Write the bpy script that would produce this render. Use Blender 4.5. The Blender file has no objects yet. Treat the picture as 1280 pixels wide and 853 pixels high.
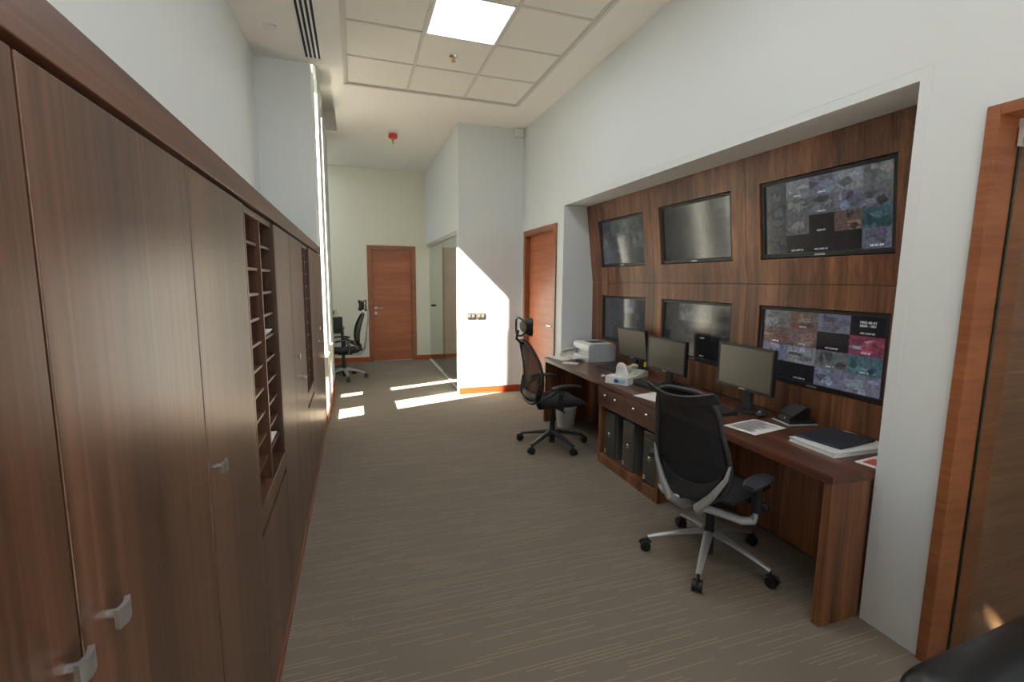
import bpy, bmesh, math, random
from mathutils import Vector, Matrix, Euler
random.seed(7)
R = math.radians
S = bpy.context.scene
COL = S.collection

# ------------------------------------------------------------------ camera
CAM_H = 1.62
YAW, PITCH, ROLL, FPX = 0.322197, 0.127902, 0.0102667, 586.838
cd = bpy.data.cameras.new('camera'); cam = bpy.data.objects.new('camera', cd); COL.objects.link(cam)
cd.sensor_width = 36.0; cd.sensor_fit = 'HORIZONTAL'; cd.lens = FPX/1280*36.0
cd.clip_start = 0.02; cd.clip_end = 200
Fw = Vector((math.sin(YAW)*math.cos(PITCH), math.cos(YAW)*math.cos(PITCH), -math.sin(PITCH)))
Rt = Vector((math.cos(YAW), -math.sin(YAW), 0)); Up = Rt.cross(Fw)
R2 = math.cos(ROLL)*Rt + math.sin(ROLL)*Up; U2 = -math.sin(ROLL)*Rt + math.cos(ROLL)*Up
M = Matrix((R2, U2, -Fw)).transposed().to_4x4(); M.translation = (0, 0, CAM_H)
cam.matrix_world = M
S.camera = cam
# ------------------------------------------------------------------ exposure, world, sun
S.view_settings.view_transform = 'Standard'; S.view_settings.look = 'None'
S.view_settings.gamma = 1; S.view_settings.use_curve_mapping = False
S.view_settings.exposure = 0.0
SUN_E, SKY_E, LAMP_E, BACK_E = 85.0, 5.0, 14.0, 1.0
w = bpy.data.worlds.new('world'); S.world = w; w.use_nodes = True
bg = w.node_tree.nodes['Background']
sky = w.node_tree.nodes.new('ShaderNodeTexSky'); sky.sky_type = 'HOSEK_WILKIE'
sky.sun_direction = Vector((-1, -.35, .955)).normalized(); sky.turbidity = 3
w.node_tree.links.new(sky.outputs[0], bg.inputs[0]); bg.inputs[1].default_value = SKY_E
SUN_DIR = Vector((1.0, 0.34, -0.955)).normalized()
sl = bpy.data.lights.new('sun', 'SUN'); sl.energy = SUN_E; sl.angle = R(0.6); sl.color = (1, .90, .74)
so = bpy.data.objects.new('sun', sl); COL.objects.link(so)
so.rotation_euler = SUN_DIR.to_track_quat('-Z', 'Y').to_euler(); so.location = (-5, 0, 8)

# ------------------------------------------------------------------ materials
MAT = {}
def newmat(name):
    m = bpy.data.materials.new(name); m.use_nodes = True; MAT[name] = m
    nt = m.node_tree; b = nt.nodes['Principled BSDF']
    return m, nt, b
def lin(c): return tuple(((v/255)/12.92 if v/255 <= .04045 else ((v/255+.055)/1.055)**2.4) for v in c) + (1,)
def N(nt, t, **k):
    n = nt.nodes.new(t)
    for a, v in k.items(): setattr(n, a, v)
    return n
def pos(nt, scale):
    g = N(nt, 'ShaderNodeNewGeometry'); v = N(nt, 'ShaderNodeVectorMath', operation='MULTIPLY')
    v.inputs[1].default_value = scale; nt.links.new(g.outputs['Position'], v.inputs[0]); return v.outputs[0]
def simple(name, rgb, rough=.5, metal=0, noise=.06, nscale=30, bump=0, spec=.5, coat=0):
    m, nt, b = newmat(name)
    n = N(nt, 'ShaderNodeTexNoise'); n.inputs['Scale'].default_value = nscale; n.inputs['Detail'].default_value = 3
    nt.links.new(pos(nt, (1, 1, 1)), n.inputs['Vector'])
    mx = N(nt, 'ShaderNodeMix', data_type='RGBA')
    c = lin(rgb); mx.inputs['A'].default_value = tuple(v*(1-noise) for v in c[:3])+(1,)
    mx.inputs['B'].default_value = tuple(min(1, v*(1+noise)) for v in c[:3])+(1,)
    nt.links.new(n.outputs['Fac'], mx.inputs['Factor']); nt.links.new(mx.outputs['Result'], b.inputs['Base Color'])
    b.inputs['Roughness'].default_value = rough; b.inputs['Metallic'].default_value = metal
    b.inputs['Specular IOR Level'].default_value = spec; b.inputs['Coat Weight'].default_value = coat
    if bump:
        bp = N(nt, 'ShaderNodeBump'); bp.inputs['Strength'].default_value = bump; bp.inputs['Distance'].default_value = .002
        nt.links.new(n.outputs['Fac'], bp.inputs['Height']); nt.links.new(bp.outputs[0], b.inputs['Normal'])
    return m
def wood(name, dark, mid, light, fine, broad, rough=.35, streak=.5, spec=.5):
    """fine and broad are position scales; the small one is along the grain"""
    m, nt, b = newmat(name)
    a = N(nt, 'ShaderNodeTexNoise'); a.inputs['Scale'].default_value = 1; a.inputs['Detail'].default_value = 5; a.inputs['Roughness'].default_value = .65
    nt.links.new(pos(nt, fine), a.inputs['Vector'])
    c = N(nt, 'ShaderNodeTexNoise'); c.inputs['Scale'].default_value = 1; c.inputs['Detail'].default_value = 2; c.inputs['Distortion'].default_value = .3
    nt.links.new(pos(nt, broad), c.inputs['Vector'])
    mx = N(nt, 'ShaderNodeMix', data_type='FLOAT'); mx.inputs['Factor'].default_value = streak
    nt.links.new(a.outputs['Fac'], mx.inputs['A']); nt.links.new(c.outputs['Fac'], mx.inputs['B'])
    r = N(nt, 'ShaderNodeValToRGB'); e = r.color_ramp.elements
    e[0].position = .36; e[0].color = lin(dark); e[1].position = .64; e[1].color = lin(light)
    k = e.new(.5); k.color = lin(mid)
    nt.links.new(mx.outputs['Result'], r.inputs['Fac']); nt.links.new(r.outputs['Color'], b.inputs['Base Color'])
    b.inputs['Roughness'].default_value = rough; b.inputs['Specular IOR Level'].default_value = spec
    bp = N(nt, 'ShaderNodeBump'); bp.inputs['Strength'].default_value = .12; bp.inputs['Distance'].default_value = .0006
    nt.links.new(a.outputs['Fac'], bp.inputs['Height']); nt.links.new(bp.outputs[0], b.inputs['Normal'])
    return m
simple('wall_paint', (218, 222, 222), .75, noise=.01, nscale=4, bump=.02)
simple('warm_lit_paint', (224, 221, 203), .75, noise=.01, nscale=4)  # warm bounced sunlight put into the far wall's colour
simple('ceiling_paint', (234, 232, 227), .85, noise=.01, nscale=4)
simple('tile_board', (230, 228, 220), .9, noise=.03, nscale=160, bump=.15)
simple('grid_metal', (205, 203, 196), .5)
simple('window_frame_paint', (225, 218, 200), .5, noise=.01)
simple('black_plastic', (28, 28, 30), .42)
simple('dark_grey_plastic', (52, 53, 56), .5)
simple('charcoal_fabric', (26, 27, 30), .9, noise=.2, nscale=300, bump=.3)
simple('silver', (178, 180, 182), .32, metal=.85, noise=.02)
simple('satin_grey', (176, 178, 180), .38, metal=.5, noise=.02)
simple('chrome', (220, 220, 222), .12, metal=1, noise=.01)
simple('switch_metal', (78, 76, 72), .5, metal=.2, noise=.02)
simple('switch_rocker', (112, 110, 106), .5, metal=.2, noise=.02)
simple('brass', (190, 150, 90), .3, metal=1)
simple('white_plastic', (222, 223, 222), .4, noise=.01)
simple('grey_plastic', (176, 182, 188), .45, noise=.02)
simple('cream_plastic', (206, 200, 180), .45, noise=.02)
simple('paper', (235, 235, 232), .8, noise=.01)
simple('ink', (70, 70, 74), .8)
simple('navy_cloth', (38, 43, 54), .6, noise=.12, nscale=200)
simple('magazine_red', (190, 90, 80), .4, noise=.4, nscale=60)
simple('blue_print', (70, 95, 170), .6, noise=.3, nscale=80)
simple('light_blue_print', (150, 200, 225), .6, noise=.2, nscale=60)
simple('tissue', (240, 240, 240), .9, noise=.01)
simple('leather', (26, 28, 30), .36, noise=.15, nscale=90, bump=.25)
simple('red_plastic', (200, 45, 40), .35)
simple('yellow_plastic', (205, 215, 40), .4)
simple('black_slot', (10, 10, 14), .7)
simple('pc_face', (72, 72, 64), .38, noise=.08)
simple('pc_side', (98, 100, 103), .45)
simple('bin_plastic', (190, 190, 182), .5)
simple('green_edge', (12, 40, 30), .15)
simple('light_blue_carpet', (178, 172, 160), .95, noise=.1, nscale=200)
# grain runs vertically (Z), along Y on the worktop, horizontally on the orange doors
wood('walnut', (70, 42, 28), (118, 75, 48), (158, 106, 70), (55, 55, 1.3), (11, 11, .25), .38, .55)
wood('walnut_top', (62, 36, 27), (92, 55, 41), (118, 74, 55), (60, 1.3, 60), (12, .3, 12), .3, .5)
wood('walnut_edge', (56, 32, 24), (84, 50, 36), (104, 63, 45), (60, 1.3, 60), (16, .3, 16), .4, .4)
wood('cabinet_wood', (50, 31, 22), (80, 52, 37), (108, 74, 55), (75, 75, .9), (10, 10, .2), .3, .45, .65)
wood('orange_wood', (150, 82, 48), (166, 94, 57), (182, 108, 68), (2, 2, 70), (.8, .8, 12), .42, .4)
wood('orange_frame', (128, 74, 44), (145, 87, 52), (158, 98, 61), (4, 4, 50), (2, 2, 10), .42, .4)
wood('baseboard_wood', (150, 62, 24), (166, 72, 30), (178, 84, 38), (2, 2, 60), (1, 1, 12), .42, .4)
wood('plinth_wood', (110, 62, 42), (128, 74, 50), (140, 84, 58), (60, 1.3, 60), (16, .3, 16), .4, .4)
wood('panel_far', (128, 88, 62), (146, 102, 74), (162, 116, 86), (1.5, 1.5, 60), (.6, .6, 9), .4, .4)

def carpet():
    m, nt, b = newmat('carpet')
    L = nt.links
    p = pos(nt, (1, 1, 1)); sp = N(nt, 'ShaderNodeSeparateXYZ'); L.new(p, sp.inputs[0])
    def math_(op, a, bb=None):
        n = N(nt, 'ShaderNodeMath', operation=op)
        for i, v in enumerate((a, bb)):
            if v is None: continue
            if isinstance(v, (int, float)): n.inputs[i].default_value = v
            else: L.new(v, n.inputs[i])
        return n.outputs[0]
    yr = math_('MULTIPLY', sp.outputs['Y'], 1/.0185)
    row = math_('FLOOR', yr); fr = math_('FRACT', yr)
    wn = N(nt, 'ShaderNodeTexWhiteNoise', noise_dimensions='1D'); L.new(row, wn.inputs['W'])
    xo = math_('ADD', math_('MULTIPLY', sp.outputs['X'], 4.2), math_('MULTIPLY', wn.outputs['Value'], 57.0))
    seg = math_('FLOOR', xo)
    cv = N(nt, 'ShaderNodeCombineXYZ'); L.new(seg, cv.inputs[0]); L.new(row, cv.inputs[1])
    w2 = N(nt, 'ShaderNodeTexWhiteNoise', noise_dimensions='2D'); L.new(cv.outputs[0], w2.inputs['Vector'])
    on = math_('LESS_THAN', w2.outputs['Value'], .34)
    line = math_('LESS_THAN', math_('ABSOLUTE', math_('SUBTRACT', fr, .5)), .16)
    mask = math_('MULTIPLY', on, line)
    big = N(nt, 'ShaderNodeTexNoise'); big.inputs['Scale'].default_value = 1.4; big.inputs['Detail'].default_value = 4
    L.new(pos(nt, (1, 2.2, 1)), big.inputs['Vector'])
    fine = N(nt, 'ShaderNodeTexNoise'); fine.inputs['Scale'].default_value = 260; fine.inputs['Detail'].default_value = 2
    L.new(p, fine.inputs['Vector'])
    c1 = N(nt, 'ShaderNodeMix', data_type='RGBA'); c1.inputs['A'].default_value = lin((112, 104, 94)); c1.inputs['B'].default_value = lin((132, 122, 110))
    L.new(math_('ADD', math_('MULTIPLY', big.outputs['Fac'], .5), math_('MULTIPLY', fine.outputs['Fac'], .5)), c1.inputs['Factor'])
    c2 = N(nt, 'ShaderNodeMix', data_type='RGBA'); L.new(c1.outputs['Result'], c2.inputs['A']); c2.inputs['B'].default_value = lin((170, 160, 138))
    L.new(math_('MULTIPLY', mask, .33), c2.inputs['Factor']); L.new(c2.outputs['Result'], b.inputs['Base Color'])
    b.inputs['Roughness'].default_value = .95; b.inputs['Specular IOR Level'].default_value = .15
    bp = N(nt, 'ShaderNodeBump'); bp.inputs['Strength'].default_value = .4; bp.inputs['Distance'].default_value = .003
    L.new(fine.outputs['Fac'], bp.inputs['Height']); L.new(bp.outputs[0], b.inputs['Normal'])
carpet()
def glass(name, tint=(1, 1, 1, 1), refl=1.0):
    m = bpy.data.materials.new(name); m.use_nodes = True; MAT[name] = m; nt = m.node_tree
    for n in list(nt.nodes): nt.nodes.remove(n)
    o = N(nt, 'ShaderNodeOutputMaterial'); t = N(nt, 'ShaderNodeBsdfTransparent'); t.inputs[0].default_value = tint
    g = N(nt, 'ShaderNodeBsdfGlossy'); g.inputs['Roughness'].default_value = .01
    fr = N(nt, 'ShaderNodeFresnel'); fr.inputs[0].default_value = 1.5
    k = N(nt, 'ShaderNodeMath', operation='MULTIPLY'); k.inputs[1].default_value = refl
    mx = N(nt, 'ShaderNodeMixShader'); nt.links.new(fr.outputs[0], k.inputs[0]); nt.links.new(k.outputs[0], mx.inputs[0])
    nt.links.new(t.outputs[0], mx.inputs[1]); nt.links.new(g.outputs[0], mx.inputs[2]); nt.links.new(mx.outputs[0], o.inputs[0])
    ge = N(nt, 'ShaderNodeNewGeometry'); mr = N(nt, 'ShaderNodeMapRange'); mr.inputs['To Min'].default_value = 1.5; mr.inputs['To Max'].default_value = 1/1.5
    nt.links.new(ge.outputs['Backfacing'], mr.inputs['Value']); nt.links.new(mr.outputs[0], fr.inputs[0])
glass('glass', (.93, .96, .94, 1)); glass('window_glass', (.97, .98, .98, 1), .6); glass('bottle_plastic', (.8, .86, .88, 1))
def netting(name, rgb, open_):
    m = bpy.data.materials.new(name); m.use_nodes = True; MAT[name] = m; nt = m.node_tree
    b = nt.nodes['Principled BSDF']; o = nt.nodes['Material Output']
    ck = N(nt, 'ShaderNodeTexNoise'); ck.inputs['Scale'].default_value = 900
    nt.links.new(pos(nt, (1, 1, 1)), ck.inputs['Vector'])
    r = N(nt, 'ShaderNodeMapRange'); r.inputs['From Min'].default_value = .35; r.inputs['From Max'].default_value = .65
    r.inputs['To Min'].default_value = open_-.12; r.inputs['To Max'].default_value = open_+.12
    nt.links.new(ck.outputs['Fac'], r.inputs['Value'])
    t = N(nt, 'ShaderNodeBsdfTransparent'); mx = N(nt, 'ShaderNodeMixShader')
    b.inputs['Base Color'].default_value = lin(rgb); b.inputs['Roughness'].default_value = .7
    nt.links.new(r.outputs[0], mx.inputs[0]); nt.links.new(b.outputs[0], mx.inputs[1]); nt.links.new(t.outputs[0], mx.inputs[2]); nt.links.new(mx.outputs[0], o.inputs[0])
netting('mesh_fabric', (40, 41, 44), .22); netting('mesh_fabric_thin', (30, 28, 28), .32)
def emitter(name, rgb, e):
    m, nt, b = newmat(name); b.inputs['Base Color'].default_value = (.9, .9, .9, 1)
    b.inputs['Emission Color'].default_value = lin(rgb); b.inputs['Emission Strength'].default_value = e
emitter('lamp_diffuser', (244, 250, 255), LAMP_E)
def screen(name, em, rough=.12):
    m, nt, b = newmat(name)
    a = N(nt, 'ShaderNodeVertexColor', layer_name='Col'); n = N(nt, 'ShaderNodeTexNoise'); n.inputs['Scale'].default_value = 55; n.inputs['Detail'].default_value = 4
    nt.links.new(pos(nt, (1, 1, 1)), n.inputs['Vector'])
    r = N(nt, 'ShaderNodeMapRange'); r.inputs['From Min'].default_value = .3; r.inputs['From Max'].default_value = .7; r.inputs['To Min'].default_value = .55; r.inputs['To Max'].default_value = 1.35
    nt.links.new(n.outputs['Fac'], r.inputs['Value'])
    v = N(nt, 'ShaderNodeVectorMath', operation='SCALE'); nt.links.new(a.outputs['Color'], v.inputs[0]); nt.links.new(r.outputs[0], v.inputs['Scale'])
    b.inputs['Base Color'].default_value = (.012, .012, .014, 1); nt.links.new(v.outputs[0], b.inputs['Emission Color'])
    b.inputs['Emission Strength'].default_value = em; b.inputs['Roughness'].default_value = rough; b.inputs['Specular IOR Level'].default_value = 1.0
screen('screen_lit', .6)
simple('screen_off', (78, 74, 64), .3, noise=.02, spec=1)  # brownish reflection on the dark screens put into the base colour
emitter('caption', (205, 210, 215), .30)

# ------------------------------------------------------------------ mesh helpers
class MB:
    def __init__(s): s.bm = bmesh.new(); s.col = None
    def box(s, x0, y0, z0, x1, y1, z1, bev=0, mat=None, seg=2):
        x0, x1 = sorted((x0, x1)); y0, y1 = sorted((y0, y1)); z0, z1 = sorted((z0, z1))
        r = bmesh.ops.create_cube(s.bm, size=1)
        T = Matrix.Translation(((x0+x1)/2, (y0+y1)/2, (z0+z1)/2)) @ Matrix.Diagonal((x1-x0, y1-y0, z1-z0, 1))
        if mat is not None: T = mat @ T
        bmesh.ops.transform(s.bm, matrix=T, verts=r['verts'])
        if bev:
            es = list({e for v in r['verts'] for e in v.link_edges})
            bmesh.ops.bevel(s.bm, geom=es, offset=min(bev, .49*min(x1-x0, y1-y0, z1-z0)), segments=seg, profile=.5, affect='EDGES')
        return s
    def cyl(s, p0, p1, r, r2=None, n=20):
        p0, p1 = Vector(p0), Vector(p1); d = p1-p0
        T = Matrix.Translation((p0+p1)/2) @ d.to_track_quat('Z', 'Y').to_matrix().to_4x4()
        bmesh.ops.create_cone(s.bm, cap_ends=True, segments=n, radius1=r, radius2=r if r2 is None else r2, depth=d.length, matrix=T)
        return s
    def ball(s, c, r, sc=(1, 1, 1), n=16):
        T = Matrix.Translation(c) @ Matrix.Diagonal((*sc, 1)); bmesh.ops.create_uvsphere(s.bm, u_segments=n, v_segments=n//2+2, radius=r, matrix=T); return s
    def tube(s, pts, r, n=10, flat=(1, 1), up=None, closed=False):
        """swept ellipse; r is a number or a list"""
        P = [Vector(p) for p in pts]; k = len(P)
        rr = r if isinstance(r, (list, tuple)) else [r]*k
        rings = []; prev = None
        for i in range(k):
            if closed: t = (P[(i+1) % k]-P[i-1]).normalized()
            else: t = (P[min(i+1, k-1)]-P[max(i-1, 0)]).normalized()
            a = Vector(up) if up is not None else (prev if prev is not None else (Vector((0, 0, 1)) if abs(t.z) < .9 else Vector((1, 0, 0))))
            a = a - t*a.dot(t)
            if a.length < 1e-5: a = t.orthogonal()
            a.normalize(); prev = a; b = t.cross(a)
            rings.append([s.bm.verts.new(P[i]+rr[i]*(flat[0]*math.cos(2*math.pi*j/n)*a+flat[1]*math.sin(2*math.pi*j/n)*b)) for j in range(n)])
        for i in range(k if closed else k-1):
            A, B = rings[i], rings[(i+1) % k]
            for j in range(n): s.bm.faces.new((A[j], A[(j+1) % n], B[(j+1) % n], B[j]))
        if not closed: s.bm.faces.new(rings[0][::-1]); s.bm.faces.new(rings[-1])
        return s
    def sheet(s, f, nu, nv, th):
        """closed thick sheet over f(u,v); th is a thickness vector or number along the normal"""
        G = [[Vector(f(i/nu, j/nv)) for j in range(nv+1)] for i in range(nu+1)]
        def nor(i, j):
            a = G[min(i+1, nu)][j]-G[max(i-1, 0)][j]; b = G[i][min(j+1, nv)]-G[i][max(j-1, 0)]
            c = a.cross(b); return c.normalized() if c.length > 1e-9 else Vector((0, 0, 1))
        def t(i, j): return th(i/nu, j/nv) if callable(th) else th
        A = [[s.bm.verts.new(G[i][j]+nor(i, j)*t(i, j)/2) for j in range(nv+1)] for i in range(nu+1)]
        B = [[s.bm.verts.new(G[i][j]-nor(i, j)*t(i, j)/2) for j in range(nv+1)] for i in range(nu+1)]
        for i in range(nu):
            for j in range(nv):
                s.bm.faces.new((A[i][j], A[i+1][j], A[i+1][j+1], A[i][j+1])); s.bm.faces.new((B[i][j], B[i][j+1], B[i+1][j+1], B[i+1][j]))
        for i in range(nu):
            s.bm.faces.new((A[i][0], B[i][0], B[i+1][0], A[i+1][0])); s.bm.faces.new((A[i][nv], A[i+1][nv], B[i+1][nv], B[i][nv]))
        for j in range(nv):
            s.bm.faces.new((A[0][j], A[0][j+1], B[0][j+1], B[0][j])); s.bm.faces.new((A[nu][j], B[nu][j], B[nu][j+1], A[nu][j+1]))
        return s
    def prism(s, poly, a, b, axis='y'):
        """poly in the two other axes, extruded from a to b"""
        def P(u, v, t): return {'x': (t, u, v), 'y': (u, t, v), 'z': (u, v, t)}[axis]
        A = [s.bm.verts.new(P(u, v, a)) for u, v in poly]; B = [s.bm.verts.new(P(u, v, b)) for u, v in poly]; n = len(poly)
        s.bm.faces.new(A); s.bm.faces.new(B[::-1])
        for i in range(n): s.bm.faces.new((A[i], B[i], B[(i+1) % n], A[(i+1) % n]))
        return s
    def lathe(s, prof, c=(0, 0, 0), n=24, T=None):
        rings = []
        for r, z in prof:
            rings.append([s.bm.verts.new(Vector(c)+Vector((r*math.cos(2*math.pi*j/n), r*math.sin(2*math.pi*j/n), z))) for j in range(n)])
        for A, B in zip(rings, rings[1:]):
            for j in range(n): s.bm.faces.new((A[j], A[(j+1) % n], B[(j+1) % n], B[j]))
        s.bm.faces.new(rings[0][::-1]); s.bm.faces.new(rings[-1])
        if T is not None: bmesh.ops.transform(s.bm, matrix=T, verts=[v for r_ in rings for v in r_])
        return s
    def text(s, body, size, T, bold=0.0):
        c = bpy.data.curves.new('t', 'FONT'); c.body = body; c.size = size; c.align_x = 'CENTER'; c.align_y = 'CENTER'; c.offset = bold; c.resolution_u = 2
        o = bpy.data.objects.new('t', c); COL.objects.link(o); dg = bpy.context.evaluated_depsgraph_get(); dg.update()
        me = bpy.data.meshes.new_from_object(o.evaluated_get(dg)); me.transform(T); s.bm.from_mesh(me)
        bpy.data.objects.remove(o); bpy.data.curves.remove(c); bpy.data.meshes.remove(me)
        return s
    def done(s, name, mat, parent=None, smooth=False, subs=0):
        bmesh.ops.recalc_face_normals(s.bm, faces=s.bm.faces)
        me = bpy.data.meshes.new(name); s.bm.to_mesh(me); s.bm.free()
        me.materials.append(MAT[mat])
        if smooth:
            me.polygons.foreach_set('use_smooth', [True]*len(me.polygons))
            try: me.set_sharp_from_angle(angle=R(38))
            except Exception: pass
        o = bpy.data.objects.new(name, me); COL.objects.link(o)
        if parent is not None: o.parent = parent
        if subs:
            md = o.modifiers.new('s', 'SUBSURF'); md.levels = subs; md.render_levels = subs
        return o
def box(*a, **k): return MB().box(*a, **k)
def thing(name, label, cat, loc=(0, 0, 0), rot=(0, 0, 0), group=None):
    o = bpy.data.objects.new(name, None); COL.objects.link(o); o.empty_display_size = .1
    o.location = loc; o.rotation_euler = rot if isinstance(rot, (tuple, list)) else (0, 0, rot)
    o['label'] = label; o['category'] = cat
    if group: o['group'] = group
    return o
def tag(o, label, cat, group=None, loc=None, rz=None):
    o['label'] = label; o['category'] = cat
    if group: o['group'] = group
    if loc is not None: o.location = loc
    if rz is not None: o.rotation_euler = (0, 0, rz)
    return o
def struct(o, label, cat):
    o['kind'] = 'structure'; o['label'] = label; o['category'] = cat; return o
def clone(root, loc, rot, label, group=None):
    r = root.copy(); COL.objects.link(r); r.location = loc; r.rotation_euler = rot if isinstance(rot, (tuple, list)) else (0, 0, rot)
    r['label'] = label
    if group: r['group'] = group
    for ch in list(root.children):
        c = ch.copy(); COL.objects.link(c); c.parent = r
        for g in ch.children:
            d = g.copy(); COL.objects.link(d); d.parent = c
    return r

# ------------------------------------------------------------------ the room
ZC = 3.70                     # ceiling height
XR = 2.295                    # right wall plane
XL = -0.34                    # front of the cabinets, pier and window wall
XU = -0.845                   # wall above the cabinets
YP = 6.45                     # face of the projecting wall
YF = 9.587                    # far wall
YB = -3.4                     # wall behind the camera
ZN = 2.476                    # top of the screen niche
N0, N1 = 1.46, 5.04           # niche along Y
struct(box(-2.6, YB-.2, -.1, 5.5, 10.2, 0).done('floor', 'carpet'), 'taupe carpet with thin pale dashed lines', 'floor')
# ceiling: plasterboard round a recessed tile field and a curtain slot
TX = [-.019, .622, 1.263, 1.905]; TY = [5.63-.65*i for i in range(12)]
ty0 = TY[-1]
sx0, sx1, sy0, sy1 = -.36, -.17, 5.27, 7.43
c = MB()
c.box(XU-.005, YB-.2, ZC, TX[0], sy0, ZC+.1); c.box(sx1, sy0, ZC, TX[0], sy1, ZC+.1)
c.box(XL-.16, sy1, ZC, TX[0], 10.2, ZC+.1); c.box(-2.6, 7.78, ZC, XL-.16, 10.2, ZC+.1); c.box(TX[0], TY[0], ZC, TX[3], 10.2, ZC+.1); c.box(TX[0], YB-.2, ZC, TX[3], ty0, ZC+.1)
c.box(TX[3], YB-.2, ZC, 5.5, 10.2, ZC+.1)
c.box(XL-.16, sy0-.05, 3.98, sx1+.05, sy1+.05, 4.06); c.box(sx1, sy0, ZC+.1, sx1+.05, sy1, 3.98)
c.box(sx0-.14, sy0-.05, ZC+.1, sx1, sy0, 3.98); c.box(sx0-.14, sy1, ZC+.1, sx1, sy1+.05, 3.98)
c.box(TX[0]-.06, ty0, ZC+.1, TX[3]+.06, TY[0]+.06, ZC+.16)
ceil = struct(c.done('ceiling', 'ceiling_paint'), 'white plasterboard ceiling around a square tile field', 'ceiling')
c = MB()
lum = {(1, 2), (1, 5), (1, 8)}
for i in range(3):
    for j in range(11):
        if (i, j) in lum: continue
        c.box(TX[i]+.012, TY[j+1]+.012, ZC+.012, TX[i+1]-.012, TY[j]-.012, ZC+.05, .004)
c.done('ceiling_tile_field', 'tile_board', ceil)
c = MB()
for i in range(4):
    wd = .014 if i in (1, 2) else .018
    c.box(TX[i]-wd, ty0, ZC+.004, TX[i]+wd, TY[0], ZC+.02)
for j in range(12): c.box(TX[0], TY[j]-.011, ZC+.006, TX[3], TY[j]+.011, ZC+.021)
c.box(TX[0]-.03, TY[0]-.004, ZC-.006, TX[3]+.03, TY[0]+.03, ZC+.004); c.box(TX[3]-.004, ty0, ZC-.006, TX[3]+.03, TY[0]+.03, ZC+.004); c.box(TX[0]-.03, ty0, ZC-.006, TX[0]+.004, TY[0]+.03, ZC+.004)
c.done('ceiling_grid_bars', 'grid_metal', ceil)
# right wall, with the screen niche and the doorways cut out
DG0, DG1, DGZ = .12, 1.206, 2.286        # glass doorway
D10, D11, DZ = 5.22, 6.355, 2.304        # wooden door in the right wall
c = MB()
def rw(y0, y1, z0, z1, x1=2.80): c.box(XR, y0, z0, x1, y1, z1)
rw(YB-.2, DG0, 0, ZC, 2.5); rw(DG0, DG1, DGZ, ZC, 2.5); rw(DG1, N0, 0, ZC); rw(N0, N1, ZN, ZC); rw(N1, D10, 0, ZC, 2.85)
rw(D10, D11, DZ, ZC); rw(D11, YP+.15, 0, ZC); c.box(2.80, DG1+.1, 0, 2.86, D10, ZC)
wr = struct(c.done('wall_right', 'wall_paint'), 'white wall on the right with a wide screen niche', 'wall')
o = MB().box(XR-.0015, N0-.05, 0, XR, N0-.044, 2.53).box(XR-.0015, N0-.05, 2.526, XR, N1-.3, 2.532); o.done('corner_bead', 'wall_paint', wr)
# left: wall above and behind the cabinets, then a pier flush with the cabinet fronts, then two narrow windows
wl = MB(); 
W3 = (-.15, -.03, 3.52, 3.695)              # unseen opening added to throw a sun patch on the veneered wall
W4 = (-3.2, -1.1, .3, 3.5)               # unseen window added so sun on the floor bounces to the ceiling
for a in ((YB-.2, W4[0], 0, ZC), (W4[0], W4[1], 0, W4[2]), (W4[0], W4[1], W4[3], ZC), (W4[1], W3[0], 0, ZC), (W3[1], 5.25, 0, ZC), (W3[0], W3[1], 0, W3[2]), (W3[0], W3[1], W3[3], ZC)):
    wl.box(XU-.14, a[0], a[2], XU, a[1], a[3])
struct(wl.done('wall_left', 'wall_paint'), 'white wall above the row of walnut cabinets', 'wall')
struct(MB().box(XU, 5.25, 0, XL-.008, 5.47, ZC).done('wall_pier', 'wall_paint'), 'tall white pier at the end of the cabinets', 'wall')
for nm, W_, lb in (('bounce_window_left', W4, 'unseen broad window added in the left wall for bounced sunlight'), ('sun_patch_opening', W3, 'unseen small opening added high in the left wall for a sun patch')):
    f = MB(); xa, xb = XU-.09, XU-.04; e = .05 if nm == 'bounce_window_left' else .004
    f.box(xa, W_[0], W_[2], xb, W_[0]+e, W_[3]); f.box(xa, W_[1]-e, W_[2], xb, W_[1], W_[3]); f.box(xa, W_[0]+e, W_[2], xb, W_[1]-e, W_[2]+e); f.box(xa, W_[0]+e, W_[3]-e, xb, W_[1]-e, W_[3])
    f = struct(f.done(nm, 'window_frame_paint'), lb, 'window')
    box(XU-.068, W_[0]+e, W_[2]+e, XU-.06, W_[1]-e, W_[3]-e).done('window_pane', 'window_glass', f)
A0, A1, B0, B1 = 5.57, 6.05, 6.63, 6.87
c = MB(); xw = XL-.16
WT = 3.84; c.box(xw, 5.27, WT, XL, 7.48, 3.98); c.box(xw, 5.47, 0, XL, A0, WT); c.box(xw, A1, 0, XL, B0, WT); c.box(xw, B1, 0, XL, 7.78, ZC)
c.box(xw, B1, ZC, XL-.02, 7.48, WT)
c.box(xw, 7.60, 0, XL, 7.86, ZC)
struct(c.done('wall_window_side', 'wall_paint'), 'white wall holding two tall narrow windows', 'wall')
for nm, (a, b), lb in (('window_1', (A0, A1), 'tall narrow window beside the pier at the end of the cabinets'), ('window_2', (B0, B1), 'very narrow tall window beyond the first window')):
    f = MB(); f.box(xw+.01, a, .02, xw+.05, a+.012, WT); f.box(xw+.01, b-.012, .02, xw+.05, b, WT); f.box(xw+.01, a, 0, xw+.05, b, .03); f.box(xw+.01, a, WT-.01, xw+.05, b, WT)
    fo = struct(f.done(nm, 'window_frame_paint'), lb, 'window')
    box(xw, a, .53, XL+.03, b, .745, .006).done('window_sill', 'window_frame_paint', fo)
    box(xw+.026, a+.01, .02, xw+.034, b-.01, .53).done('window_pane', 'window_glass', fo)
    box(xw+.026, a+.01, .745, xw+.034, b-.01, WT-.01).done('window_pane', 'window_glass', fo)
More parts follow.
